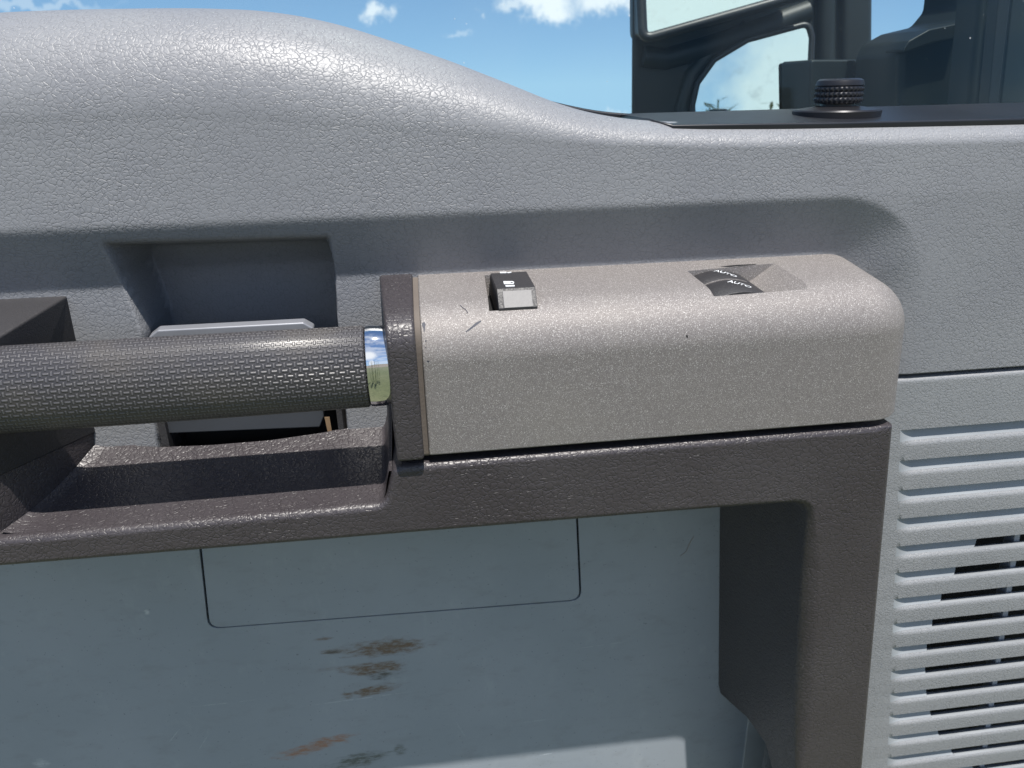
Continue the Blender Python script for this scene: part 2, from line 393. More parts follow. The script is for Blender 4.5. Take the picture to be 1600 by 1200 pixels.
def lathe_x(name, prof, cy, cz, material, parent, seg=96, sq=1.0, uv=False):
    """prof: list of (x, r); axis parallel to x; sq squashes in y"""
    bm = bmesh.new(); ul = bm.loops.layers.uv.new('UVMap'); rings = []
    for x, r in prof:
        dz = (x-prof[0][0])*0
        rings.append([bm.verts.new((x, cy+math.cos(2*math.pi*k/seg)*r*sq, cz+math.sin(2*math.pi*k/seg)*r)) for k in range(seg)])
    R0 = max(r for _, r in prof); s = 0; ss = [0]
    for i in range(1, len(prof)):
        s += math.hypot(prof[i][0]-prof[i-1][0], prof[i][1]-prof[i-1][1]); ss.append(s)
    for i in range(len(rings)-1):
        for k in range(seg):
            f = bm.faces.new((rings[i][k], rings[i][(k+1) % seg], rings[i+1][(k+1) % seg], rings[i+1][k]))
            for l, (a, kk) in zip(f.loops, ((ss[i], k), (ss[i], k+1), (ss[i+1], k+1), (ss[i+1], k))):
                l[ul].uv = (a, 2*math.pi*R0*kk/seg)
    for rg, x in ((rings[0], prof[0][0]), (rings[-1], prof[-1][0])):
        bm.faces.new(rg)
    return from_bm(name, bm, material, parent, angle=35)
def empty(name, loc, label, cat, group=None):
    o = bpy.data.objects.new(name, None); COL.objects.link(o); o.location = loc
    o['label'] = label; o['category'] = cat
    if group: o['group'] = group
    return o
def tag(o, label, cat): o['label'] = label; o['category'] = cat; return o
def sstep(x): x = np.clip(x, 0, 1); return x*x*(3-2*x)
def poly_sd(X, Z, pts):                       # signed distance, positive inside
    d = np.full(X.shape, 1e9); inside = np.zeros(X.shape, bool); n = len(pts)
    for i in range(n):
        (x1, z1), (x2, z2) = pts[i], pts[(i+1) % n]
        ex, ez = x2-x1, z2-z1; t = np.clip(((X-x1)*ex+(Z-z1)*ez)/(ex*ex+ez*ez), 0, 1)
        d = np.minimum(d, np.hypot(X-x1-t*ex, Z-z1-t*ez))
        c = ((z1 > Z) != (z2 > Z)) & (X < (x2-x1)*(Z-z1)/((z2-z1) if abs(z2-z1) > 1e-9 else 1e-9)+x1)
        inside ^= c
    return np.where(inside, d, -d)
def cut(o, cutters):
    for c in cutters:
        mo = o.modifiers.new('cut', 'BOOLEAN'); mo.operation = 'DIFFERENCE'; mo.object = c; mo.solver = 'EXACT'
    dg = bpy.context.evaluated_depsgraph_get(); dg.update()
    me = bpy.data.meshes.new_from_object(o.evaluated_get(dg))
    for mo in list(o.modifiers): o.modifiers.remove(mo)
    o.data = me
    for c in cutters: bpy.data.objects.remove(c, do_unlink=True)
    me.polygons.foreach_set('use_smooth', [True]*len(me.polygons)); me.set_sharp_from_angle(angle=rad(30))
    w = o.modifiers.new('wn', 'WEIGHTED_NORMAL'); w.keep_sharp = True

# ------------------------------------------------------------------ the setting: ground
gy = np.concatenate([np.linspace(-3000, -5, 8), np.linspace(2, 120, 24), np.linspace(160, 3000, 12)]); gx = np.linspace(-3000, 3000, 9)
GX, GY = np.meshgrid(gx, gy)                  # the land falls away beyond the truck
GZ = -1.7-.13*np.maximum(GY-4, 0)**2/(np.maximum(GY-4, 0)+18)
g = grid('ground', np.stack([GX, GY, GZ], -1), GRASS, None, angle=None); g['kind'] = 'structure'
# low wooded hill behind the photographer (seen in the chrome and the mirror)
hx = np.linspace(-700, 700, 90); hy = np.linspace(-900, -260, 30)
HX, HY = np.meshgrid(hx, hy)
HZ = -2+22*np.sin((HY+260)/-640*math.pi)*(1+.35*np.sin(HX/90)+.2*np.sin(HX/37+1)) 
hill = grid('hills', np.stack([HX, HY, HZ], -1), GRASS, None, angle=None); hill['kind'] = 'structure'

DOOR = empty('truck_door', DOOR_LOC, 'grey truck door seen from the cab side, silver armrest and black grab handle', 'vehicle door')
def tree(loc, h, label):
    t = empty('conifer_tree', loc, label, 'tree', 'conifers in the field')
    bm = bmesh.new(); bmesh.ops.create_cone(bm, cap_ends=True, segments=8, radius1=.035*h, radius2=.004*h, depth=h, matrix=Matrix.Translation((loc[0], loc[1], loc[2]+h/2)))
    from_bm('trunk', bm, BARK, t)
    v = []; f = []
    for i in range(2600):
        s = random.random()**1.4; z = h*(.1+.9*s); r = .27*h*(1-s)**.85*(random.random()**.45)*(1+.25*math.sin(s*40)); a = random.random()*6.283
        c = Vector((loc[0]+r*math.cos(a), loc[1]+r*math.sin(a), loc[2]+z-.15*r)); k = len(v); q = h*.022
        for _ in range(3): v.append(c+Vector([random.uniform(-q, q) for _ in range(3)]))
        f.append((k, k+1, k+2))
    from_py('crown', v, f, LEAF, t, smooth=False)
tree((-13, -17, -1.7), 7.5, 'dark conifer standing in the field behind the photographer, the nearer one')
tree((-34, -36, -1.7), 9.5, 'tall dark conifer farther off in the field behind the photographer')

# ------------------------------------------------------------------ upper door panel (one grained skin)
YO, YI = .503, .5188
top_px = [(-160, 40), (-60, 26), (0, 20), (100, 16), (200, 14), (300, 13), (400, 16), (470, 25), (540, 41), (620, 67), (700, 94), (800, 133), (860, 158), (900, 171),
          (940, 180), (980, 186), (1020, 189), (1080, 191), (1200, 191), (1400, 188), (1600, 184), (1800, 180)]
def ytop(px): return .565-.03*float(sstep(np.array((px-560)/420.)))
tx = []; tz = []; ty = []; ra = []; rb = []
for px, py in top_px:
    y = ytop(px); x, z = XZ(px, py, y); tx.append(x); tz.append(z); ty.append(y)
xs = np.arange(-.40, .60, .0012)
zt = np.interp(xs, tx, tz); yt = np.interp(xs, tx, ty)
ker = np.hanning(41); ker /= ker.sum()
zt = np.convolve(np.pad(zt, 20, 'edge'), ker, 'valid')
yt = np.convolve(np.pad(yt, 20, 'edge'), ker, 'valid')
hillf = np.clip((zt+.025)/.07, 0, 1)
rz = .016+.050*hillf                          # height of the rolled-over shoulder
zr = zt-rz
ZSEAM = -.2186
n_low, n_mid, n_roll = 44, 130, 60
zlow = np.linspace(-.275, ZSEAM, n_low)
rows = []
latch = [XZ(176, 381, YI), XZ(514, 372, YI), XZ(521, 500, YI), XZ(545, 760, YI), XZ(262, 760, YI), XZ(229, 520, YI)]
XB, ZB, RC = .379, -.0785, .085
def H(X, Z, lean):
    # undercut: everything inside x<XB, z<ZB is set back; rounded upper right corner
    dx = XB-X; dz = ZB-Z
    q1 = np.maximum(RC-dx, 0); q2 = np.maximum(RC-dz, 0)
    sd = np.where((dx < RC) & (dz < RC), RC-np.hypot(q1, q2), np.minimum(dx, dz))
    rt = sstep((dz-dx)/.05+.45)*sstep((X-.27)/.09)
    w = .0425+.022*rt
    t = np.clip(sd/w, 0, 1)
    lin = t-.0                                 # flat, slightly downward-facing band between two creases
    d = (YI-YO)*(lin*(1-rt)+sstep(t)*rt)
    y = lean+d
    s2 = poly_sd(X, Z, latch)
    topw = .004+.010*sstep((Z+.115)/.02)
    y = y+.056*sstep((s2+.003)/topw)
    return y
def lean(Z): return YO+np.maximum(Z-ZB, 0)*.05-.006*np.exp(-((Z-ZB)/.03)**2)*0
V = []
for z in zlow: V.append(np.stack([xs, H(xs, np.full_like(xs, z), lean(np.full_like(xs, z))), np.full_like(xs, z)], -1))
for k in range(1, n_mid+1):
    z = ZSEAM+(zr-ZSEAM)*k/n_mid
    V.append(np.stack([xs, H(xs, z, lean(z)), z], -1))
y0 = H(xs, zr, lean(zr))
for k in range(1, n_roll+1):
    a = k/n_roll*math.pi/2
    V.append(np.stack([xs, y0+(yt-y0)*(1-math.cos(a)), zr+rz*math.sin(a)], -1))
for k in range(1, 5):
    V.append(np.stack([xs, yt+(.607-yt)*k/4, zt-.0015*k], -1))
V = np.array(V)
for _ in range(2): V[1:n_low+n_mid-4, :, 1] = (V[0:n_low+n_mid-5, :, 1]+2*V[1:n_low+n_mid-4, :, 1]+V[2:n_low+n_mid-3, :, 1])/4
xc = (V[:-1, :-1, 0]+V[1:, 1:, 0])/2; zc = (V[:-1, :-1, 2]+V[1:, 1:, 2])/2
keep = ~((xc > .315) & (zc < ZSEAM))
lx0, lz1 = XZ(262, 660, YI+.036); lx1, lz0 = XZ(545, 760, YI+.036)
grid('upper_trim_panel', V, GREY, DOOR, keep=keep, angle=None)
# return edge of the panel along the seam
zz = [(0, 0), (.0006, -.0009), (.002, -.0014), (.02, -.0014)]
R = np.array([np.stack([xs, V[n_low-1, :, 1]+dy, np.full_like(xs, ZSEAM+dz)], -1) for dy, dz in zz])
R = R[:, xs > .312]
grid('upper_trim_lip', R, GREY, DOOR, angle=None)
# black core behind the trim, seen only as the dark inside of gaps
from_bm('inner_door_skin', boxbm(-.45, .75, .612, .66, -.95, -.045), VOID, DOOR)
from_bm('seam_backing', boxbm(.30, .62, .517, .53, -.235, -.205), VOID, DOOR)

m_ = (xs > .080) & (xs < .175)
pp = [Vector((a, .598, b+.0012)) for a, b in zip(xs[m_][::6], zt[m_][::6])]
tube('belt_seal', pp, .0017, BLACKM, DOOR, seg=8, taper=lambda t: min(1, .15+t*2))

# ------------------------------------------------------------------ latch lever in its housing
hb = bmesh.new()
def qbox(px0, px1, py0, py1, Y0, Y1, bev=.001):
    (xa, za) = XZ(px0, py0, Y0); (xb, zb) = XZ(px1, py1, Y0)
    return boxbm(xa, xb, Y0, Y1, zb, za, bev)
lx = [XZ(232, 527, .524), XZ(246, 516, .524), XZ(474, 504, .524), XZ(490, 513, .524), XZ(506, 652, .524), XZ(500, 668, .524), XZ(262, 678, .524), XZ(252, 668, .524)]
from_bm('latch_lever', prism([(x, .524, z) for x, z in lx], [(x, .531, z+.001) for x, z in lx], .0012, 3, all_edges=True), LEVER_SHADED, DOOR, wn=True)
lev = bpy.data.objects['latch_lever']
le = [XZ(232, 527, .5235), XZ(246, 516, .5235), XZ(474, 504, .5235), XZ(490, 513, .5235), XZ(491, 528, .5235), XZ(233, 540, .5235)]
from_bm('lever_lit_edge', prism([(x, .5232, z) for x, z in le], [(x, .5315, z+.0012) for x, z in le], .0012, 3, all_edges=True), LEVER, lev, wn=True)  # lit top strip of the same lever, left in the lighter colour
hx0, hz1 = XZ(243, 640, .521); hx1, hz0 = XZ(543, 715, .521)
bm = bmesh.new()
def ring(o, i, y0, y1):
    bm2 = bmesh.new()
    a = [bm2.verts.new((x, y0, z)) for x, z in o]; b = [bm2.verts.new((x, y0, z)) for x, z in i]; c = [bm2.verts.new((x, y1, z)) for x, z in i]; n = len(o)
    d = [bm2.verts.new((x, y1, z)) for x, z in o]
    for k in range(n):
        j = (k+1) % n
        bm2.faces.new((a[k], a[j], b[j], b[k])); bm2.faces.new((b[k], b[j], c[j], c[k])); bm2.faces.new((a[j], a[k], d[k], d[j]))
    return bm2
oo = [(hx0, hz0), (hx1, hz0), (hx1, hz1+.03), (hx0, hz1+.03)]; ii = [(hx0+.005, hz0+.003), (hx1-.004, hz0+.003), (hx1-.004, hz1+.025), (hx0+.005, hz1+.025)]
from_bm('latch_housing', ring(oo, ii, .519, .56), BLACKG, DOOR)
from_bm('latch_cavity', boxbm(hx0+.005, hx1-.004, .5535, .556, hz0, hz1+.02), VOID, DOOR)
xa, za = XZ(507, 652, .527); xb, zb = XZ(519, 690, .527)
pc = from_bm('paper_scrap', prism([(xa, .527, za), (xb, .529, za-.001), (xb+.001, .527, zb), (xa+.002, .525, zb)], [(xa, .5276, za), (xb, .5296, za-.001), (xb+.001, .5276, zb), (xa+.002, .5256, zb)]), PAPER)
tag(pc, 'small yellowed paper scrap wedged in the dark latch slot below the grab handle', 'paper scrap')

# ------------------------------------------------------------------ armrest bezel: fascia, post, shelf
YF = .44
fo = [(-.42, -.2640, 0), (-.036, -.2607, .010), (-.0285, -.2325, .009), (.312, -.2312, 0), (.3266, -.2316, 0), (.3594, -.57, 0), (.390, -.86, 0),
      (.322, -.86, 0), (.2960, -.5577, 0), (.2735, -.318, 0), (.2715, -.2893, .014), (.199, -.2880, 0), (-.2855, -.2836, 0), (-.42, -.2822, 0)]
pts = [(x, z) for x, z, r in fo]; rr = [r for _, _, r in fo]
pts = fillet([(x, 0, z) for x, z in pts], rr, 6); pts = [(p[0], p[2]) for p in pts]
# subdivide the inner post edge so the side wall can taper off low down
out = []
for i, p in enumerate(pts):
    q = pts[(i+1) % len(pts)]; out.append(p)
    if p[0] > .25 and q[0] > .25 and p[0]-q[0] > .005 and abs(p[1]-q[1]) > .1 and p[0]-q[0] > 0 and p[1] < q[1]:
        for k in range(1, 28): out.append((p[0]+(q[0]-p[0])*k/28, p[1]+(q[1]-p[1])*k/28))
pts = out
def rear(p):
    x, z = p
    if x < -.04 and z > -.27: return (x, .4500, z+.0006)
    if x > .30 and z > -.56 and x > .312: return (x, .512, z)
    if z > -.262: return (x, .512, z)
    if z > -.292 and x < .262: return (x, .579, z)
    if x > .26:
        if (z > -.62 and x > .33) or x > .345+(-.56-z)*.09: return (x, .512, z)
        z2 = float(np.interp(-z, [.318, .53, .56, .58, .60, .655, .86], [.318, .606, .584, .585, .602, .66, .86]))*-1
        Y = float(np.interp(-z, [.318, .53, .56, .58, .60, .655, .86], [.579, .579, .520, .489, .478, .474, .474]))
        xi = .2654+(-.3815-max(z2, -.606))*.08
        if z < -.53: xi = x+(.2834-x)*(Y-.44)/.139
        return (xi, Y, z2)
    return (x, .579, z)
front = [(x, YF, z) for x, z in pts]; back = [rear(p) for p in pts]
bm = prism(front, back, 0, cap_back=False)
bw = bm.edges.layers.float.new('bevel_weight_edge')
for e in bm.edges:
    if all(abs(v.co.y-YF) < 1e-6 for v in e.verts):
        m_x = sum(v.co.x for v in e.verts)/2; m_z = sum(v.co.z for v in e.verts)/2
        inner = m_x > .255 and m_z < -.288 and m_x < .33 and m_z > -.858
        e[bw] = .42+.58*min(max((-.300-m_z)/.05, 0), 1)*(1-.9*min(max((-.50-m_z)/.05, 0), 1)) if inner else .42
bz_ = from_bm('armrest_bezel', bm, BROWN, DOOR, angle=None)
mo = bz_.modifiers.new('bevel', 'BEVEL'); mo.limit_method = 'WEIGHT'; mo.width = .0115; mo.segments = 6; mo.use_clamp_overlap = False
dg = bpy.context.evaluated_depsgraph_get(); dg.update()
me = bpy.data.meshes.new_from_object(bz_.evaluated_get(dg)); bz_.modifiers.clear(); bz_.data = me
me.set_sharp_from_angle(angle=rad(50))
mo = bz_.modifiers.new('wn', 'WEIGHTED_NORMAL'); mo.keep_sharp = True

# shelf (storage tray top) between grab handle brackets
ns, nt = 140, 60
Vs = np.zeros((nt, ns, 3))
bk = [(150, 679), (196, 686), (204, 691), (212, 697), (248, 698), (330, 694), (420, 687), (500, 677), (536, 671), (548, 664), (556, 652), (600, 645), (632, 642)]
bx = []; bz = []
for px, py in bk:
    v = PZ(px, py, (0, .52, -.239), (0, -.27, 1)); bx.append(v[0]); bz.append(v[1])
SB = Vector((0, .52, -.239))
xl = np.linspace(0, 1, ns)
def shelf_left(t):                            # left limit: foot of the diagonal ridge
    a = PZ(156, 684, (0, .52, -.239), (0, -.27, 1)); b = P(0, 834, .446); return a[0]+(b[0]-a[0])*t
for j in range(nt):
    t = j/(nt-1)
    x0 = shelf_left(t); x = x0+(-.030-x0)*xl
    yb = np.interp(x, bx, bz); yb = np.clip(yb, .49, .5195)
    y = yb+(.4460-yb)*t
    s = (y-.4460)/(.52-.4460)
    ft = np.interp(x, [-.42, -.036], [-.2640, -.2607])+.0004
    z = ft+s*(-.2382-ft)-.0050*np.sin(np.clip(s, 0, 1)*math.pi)*1.0
    # the tray climbs to the bracket at its left end and to the wall at its right end
    z = z+.010*np.clip(1-(x-x0)/.012, 0, 1)**2*.3+.022*np.clip((x+.0385)/.006, 0, 1)**2
    Vs[j, :, 0] = x; Vs[j, :, 1] = y; Vs[j, :, 2] = z
grid('armrest_shelf', Vs, BROWN, DOOR, angle=None)
bm = bmesh.new()
ev = [bm.verts.new(tuple(p)) for p in (Vs[0])]; ew = [bm.verts.new((p[0], p[1]+.0005, p[2]-.012)) for p in Vs[0]]
for i in range(ns-1): bm.faces.new((ev[i], ev[i+1], ew[i+1], ew[i]))
from_bm('shelf_rear_edge', bm, BROWN, DOOR)

# ------------------------------------------------------------------ left bracket of the grab handle (diagonal fin)
A = P(106, 461, .520); E_ = P(152, 676, .520); Fp = P(-6, 748, .452); D = P(-6, 529, .452)
L = Vector((-.20, 0, 0))
A2 = A+Vector((-.02, 0, .0)); 
vv = [A, E_, Fp, D, A+L, E_+L, Fp+L+Vector((0, -.03, 0)), D+L+Vector((0, -.03, 0)), D+Vector((-.03, -.02, -.001)), Fp+Vector((-.03, -.02, 0))]
ff = [(0, 1, 2, 3), (3, 2, 9, 8), (8, 9, 6, 7), (0, 3, 8, 7, 4), (1, 5, 6, 9, 2), (4, 7, 6, 5), (0, 4, 5, 1)]
bm = bmesh.new(); bv = [bm.verts.new(v) for v in vv]
for f in ff: bm.faces.new([bv[i] for i in f])
bmesh.ops.recalc_face_normals(bm, faces=bm.faces)
bmesh.ops.bevel(bm, geom=[e for e in bm.edges if set(v.index for v in e.verts)], offset=.0018, segments=3, profile=.5, affect='EDGES')
from_bm('handle_bracket', bm, BLACKG, DOOR, wn=True)
bm = bmesh.new()
up = [E_+Vector((0, -.001, .0025)), E_.lerp(Fp, .5)+Vector((0, 0, .002)), Fp+Vector((-.02, -.01, .0))]
n = 24; rowsv = []
for i in range(n+1):
    t = i/n
    a = E_.lerp(Fp+(Fp-E_)*.25, t)+Vector((0, -.0005, .001)); j = min(int(t*(nt-1)), nt-1); b = Vector(Vs[j, 0]); b = Vector((b.x+.001, b.y, b.z))
    mid = a.lerp(b, .55)+Vector((.000, -.001, .0055)); m3 = a.lerp(b, .80)+Vector((0.001, 0, .0060))
    rowsv.append([bm.verts.new(p) for p in (a, a.lerp(b, .25)+Vector((0, 0, .0022)), mid, m3, b)])
for i in range(n):
    for k in range(4): bm.faces.new((rowsv[i][k], rowsv[i][k+1], rowsv[i+1][k+1], rowsv[i+1][k]))
from_bm('shelf_ridge', bm, BROWN, DOOR, angle=None)

# ------------------------------------------------------------------ right bracket (upright slab with rounded nose)
def nose(y0, z0, y1, z1, r, zb, yb, n=10):    # profile in (y, z): rear top, front top corner, bottom
    p = fillet([(y0, 0, z0), (y1, 0, z1), (y1+.003, 0, zb), (y0, 0, zb)], [.0, r, .003, 0], n)
    return [(q[0], q[2]) for q in p]
pr = nose(.522, -.1215, .4310, -.1315, .022, -.2262, 0)
xa = P(592, 432, .52)[0]; 
bm = prism([(-.0250-(y-.431)*.065, y, z) for y, z in pr], [(-.0075, y, z) for y, z in pr], .0030, 4, all_edges=False)
es = [e for e in bm.edges if all(abs(v.co.x+.0075) < 1e-5 for v in e.verts)]
bmesh.ops.bevel(bm, geom=es, offset=.0022, segments=3, profile=.5, affect='EDGES')
from_bm('handle_bracket', bm, BROWN, DOOR, angle=40, wn=True)
pr2 = nose(.52, -.1245, .4405, -.1335, .022, -.2285, 0)
from_bm('bracket_gasket', prism([(-.0076, y, z) for y, z in pr2], [(-.0040, y, z) for y, z in pr2]), DUSTY, DOOR)

# ------------------------------------------------------------------ silver armrest cover
TP = (0, .52, -.1228); TN = (0, -.105, 1.0)    # plane of the top face
def topz(y): return -.1228-(.52-y)*-.105*-1
yf, yb_ = .4370, .521
c = [(-.0040, yf, topz(yf)), (-.0040, yf+.003, -.2262), (.3385, yf+.003, -.2262), (.3295, yf, topz(yf)),
     (-.0040, yb_, topz(yb_)), (-.0040, yb_, -.2262), (.3385, yb_, -.2262), (.3320, yb_, topz(yb_))]
bm = bmesh.new(); cv = [bm.verts.new(p) for p in c]
for f in ((0, 1, 2, 3), (7, 6, 5, 4), (0, 3, 7, 4), (1, 5, 6, 2), (3, 2, 6, 7), (0, 4, 5, 1)): bm.faces.new([cv[i] for i in f])
bmesh.ops.recalc_face_normals(bm, faces=bm.faces)
def edge(a, b): return [e for e in bm.edges if set(e.verts) == {a, b}][0]
bmesh.ops.bevel(bm, geom=[edge(cv[0], cv[3]), edge(cv[3], cv[2]), edge(cv[3], cv[7])], offset=.030, segments=14, profile=.5, affect='EDGES')
sh = [e for e in bm.edges if len(e.link_faces) == 2 and e.calc_face_angle() > rad(60)]
bmesh.ops.bevel(bm, geom=sh, offset=.0013, segments=3, profile=.5, affect='EDGES')
cover = from_bm('armrest_cover', bm, SILVER, DOOR)
# switch openings
def tp(px, py): return PZ(px, py, TP, TN)
def cutter(pts_top, bot):
    b = prism([p+Vector((0, 0, .012)) for p in pts_top], bot)
    return from_bm('cutter', b, SILVER, None, smooth=False)
q1 = [tp(757, 430), tp(822, 427), tp(834, 474.5), tp(764, 478)]
c1 = cutter(q1, [p+Vector((0, 0, -.02)) for p in q1])
q2 = [tp(1074, 423.5), tp(1210, 411.5), tp(1268, 447), tp(1116, 457)]
x0, x1 = q2[0].x, q2[1].x; yA, yB = q2[0].y, q2[3].y
# scooped pocket: deep at the left, rising in a curve to the right
bm = bmesh.new(); tv = []; n = 14
def qlerp(s, t):
    a = q2[0].lerp(q2[1], s); b = q2[3].lerp(q2[2], s); return a.lerp(b, t)
rowA = []
for i in range(n+1):
    s = i/n; dep = .0125*(1-max(0, (s-.42)/.58)**1.0) if s > .42 else .0125
    dep = .0205 if s < .42 else .0205*(1-((s-.42)/.58)**1.35)+.00001
    rowA.append([bm.verts.new(qlerp(s, t)+Vector((0, 0, z))) for t, z in ((0, .012), (1, .012), (1, -dep), (0, -dep))])
for i in range(n):
    for k in range(4): bm.faces.new((rowA[i][k], rowA[i+1][k], rowA[i+1][(k+1) % 4], rowA[i][(k+1) % 4]))
bm.faces.new(rowA[0]); bm.faces.new(rowA[-1][::-1])
c2 = from_bm('cutter', bm, SILVER, None, smooth=False)
cut(cover, [c1, c2])
# dark floor under the first opening
f1 = [p+Vector((0, 0, -.015)) for p in q1]
from_bm('switch_well', prism(f1, [p+Vector((0, 0, -.003)) for p in f1]), VOID, DOOR)

# rocker switch: block standing proud, black top, bright front
kx0, kx1 = q1[0].x+.0035, q1[1].x-.001
ya_, yb2 = q1[0].y-.002, q1[3].y+.0005
zt_ = topz(.5)
zf = topz(q1[3].y)
yfr = PZ(800, 450, (0, 0, zf+.0085), (0, 0, 1)).y; ybk = PZ(795, 425.5, (0, 0, zf+.0095), (0, 0, 1)).y
prof = [(ya_, zt_-.012), (ya_, zt_+.0005), (ybk, zf+.0095), (yfr, zf+.0085), (yfr-.0005, zf+.0080), (q1[3].y-.0006, zf-.0020), (q1[3].y+.0005, zf-.014)]
bm = prism([(kx0, y, z) for y, z in prof], [(kx1, y, z) for y, z in prof], .0008, 3, all_edges=True)
rk = from_bm('rocker_switch', bm, BLACKG, DOOR, wn=True)
p5, p6 = Vector((0, *prof[4])), Vector((0, *prof[5]))
nrm = Vector((0, -(p5.z-p6.z), (p5.y-p6.y))).normalized()*.0005
fa = [(kx0+.0035, *(p5.lerp(p6, .10))[1:]), (kx1-.0028, *(p5.lerp(p6, .10))[1:]), (kx1-.0028, *(p5.lerp(p6, 1.0))[1:]), (kx0+.0035, *(p5.lerp(p6, 1.0))[1:])]
fa = [Vector(p) for p in fa]
from_bm('switch_face', prism([p+nrm for p in fa], [p-nrm for p in fa], .0003, 2), FACE, rk, wn=True)
tn = Vector((0, -(prof[2][1]-prof[3][1]), prof[2][0]-prof[3][0])).normalized()
def on_rocker(px, py):
    pt = Vector((0, *prof[3])); v = PZ(px, py, pt, tn); return v+tn*.00035
def decal(name, pxs, fn, material, parent, n=Vector((0, 0, 1)), th=.00025):
    p = [fn(*q) for q in pxs]
    return from_bm(name, prism(p, [q-n*th for q in p]), material, parent, smooth=False)
decal('icon', [(786.5, 440), (797, 440), (798, 444), (787.5, 444.4)], on_rocker, WHITE, rk)
decal('icon', [(797, 440), (801, 440), (803.6, 441.6), (802.5, 443.8), (798, 444), (797.8, 443), (801, 442.9), (801.8, 441.8), (800.5, 441), (797.2, 441)], on_rocker, WHITE, rk)
decal('icon', [(789.8, 446.3), (803.8, 445.9), (804.2, 447.8), (790.2, 448.2)], on_rocker, WHITE, rk)
decal('icon', [(781, 425.4), (791, 425.2), (791.2, 427), (781.3, 427.2)], on_rocker, WHITE, rk)
decal('icon', [(791, 426.4), (799, 425.2), (799.2, 426.2), (794, 427.2)], on_rocker, WHITE, rk)

# window switches in the scooped pocket: two domed black rockers, AUTO on each
wA, wB = qlerp(.05, .03), qlerp(.60, .97)
def dome(s, t):                                # surface of the pair over the pocket
    p = qlerp(s, t); u = (s-.02)/.60
    return p+Vector((0, 0, -.0050+.0052*max(0.0, math.sin(min(max(u, 0), 1)*math.pi))**.8-.002*u))
def rocker(t0, t1):
    bm = bmesh.new(); ns_ = 22; rws = []
    for i in range(ns_+1):
        s = .02+.60*i/ns_
        a, b = dome(s, t0), dome(s, t1)
        rws.append([bm.verts.new(v) for v in (a+Vector((0, 0, -.006)), a-Vector((0, 0, .0006)), a+(b-a)*.04, b-(b-a)*.04, b-Vector((0, 0, .0006)), b+Vector((0, 0, -.006)))])
    for i in range(ns_):
        for k in range(5): bm.faces.new((rws[i][k], rws[i][k+1], rws[i+1][k+1], rws[i+1][k]))
    bm.faces.new(rws[0]); bm.faces.new(rws[-1][::-1])
    return from_bm('window_switch', bm, BLACKG, DOOR, angle=50)
w1 = rocker(.02, .44); w2 = rocker(.47, .985)
from_bm('switch_divider', prism([dome(s, .445)+Vector((0, 0, .0002)) for s in np.linspace(.03, .52, 9)]+[dome(s, .445)-Vector((0, 0, .004)) for s in np.linspace(.52, .03, 9)],
        [dome(s, .463)+Vector((0, 0, .0002)) for s in np.linspace(.03, .52, 9)]+[dome(s, .463)-Vector((0, 0, .004)) for s in np.linspace(.52, .03, 9)]), SILVER, DOOR, smooth=False)
def text_mesh(body, size):
    cu = bpy.data.curves.new('t', 'FONT'); cu.body = body; cu.size = size; cu.extrude = 0; cu.offset = size*.012
    cu.align_x = 'CENTER'; cu.align_y = 'CENTER'
    o = bpy.data.objects.new('t', cu); COL.objects.link(o)
    dg = bpy.context.evaluated_depsgraph_get(); dg.update()
    me = bpy.data.meshes.new_from_object(o.evaluated_get(dg)); bpy.data.objects.remove(o, do_unlink=True)
    return me
for w, (px, py), par in ((w1, (1134, 424.5), w1), (w2, (1156, 441.5), w2)):
    me = text_mesh('AUTO', .0058)
    bv = BVHTree.FromObject(w, bpy.context.evaluated_depsgraph_get())
    cpt = tp(px, py); ang = rad(-40)
    cs = []
    for v in me.vertices:
        x, y = v.co.x, v.co.y*1.15
        X = cpt.x+x*math.cos(ang)-y*math.sin(ang); Yy = cpt.y+x*math.sin(ang)+y*math.cos(ang)
        h = bv.ray_cast(Vector((X, Yy, 0)), Vector((0, 0, -1)))[0]
        z = h.z if h else cpt.z
        v.co = (X, Yy, z+.0003)
    finish('lettering', me, WHITE, par, smooth=False)

# scuffs on the cover, laid on its real surface
bvc = BVHTree.FromObject(cover, bpy.context.evaluated_depsgraph_get())
def on_cover(px, py):
    d = ray(px, py).normalized(); h, nn_, _, _ = bvc.ray_cast(Vector((0, 0, 0)), d)
    return (h+nn_*.00012) if h else P(px, py, .44)
def scuff(poly, m=SCUFF, par=cover): 
    p = [on_cover(*q) for q in poly]; c0 = sum(p, Vector())/len(p)
    bm = bmesh.new(); vs = [bm.verts.new(q) for q in p]; cc = bm.verts.new(on_cover(sum(q[0] for q in poly)/len(poly), sum(q[1] for q in poly)/len(poly)))
    for i in range(len(vs)): bm.faces.new((vs[i], vs[(i+1) % len(vs)], cc))
    from_bm('scuff', bm, m, par, smooth=False)
scuff([(659.5, 505), (663, 503), (665, 507), (664, 513), (663.5, 519), (662, 518), (661.5, 513), (659.5, 509)])
scuff([(664.5, 532), (666.3, 531), (666.5, 534), (665, 534.5)]); scuff([(664.5, 542), (665.8, 541.5), (666, 544), (664.8, 544)])
scuff([(667, 563.5), (671, 564), (670, 566), (667.5, 565.5)])
scuff([(727, 518.5), (736, 511), (744, 504), (752, 500.5), (752, 502.5), (746, 507), (737, 514), (728.5, 519)])
scuff([(1072, 523), (1074.5, 524), (1075, 527), (1073.5, 528.3), (1072, 526)], VOID)
scuff([(1125, 416.5), (1150, 414.0), (1183, 412.6), (1180, 413.8), (1168, 415.5), (1152, 416.8), (1147, 418), (1138, 417.5)], VOID)
hp = [on_cover(*q) for q in ((719, 477), (723, 481), (727.5, 484), (730.5, 488), (729.5, 490))]
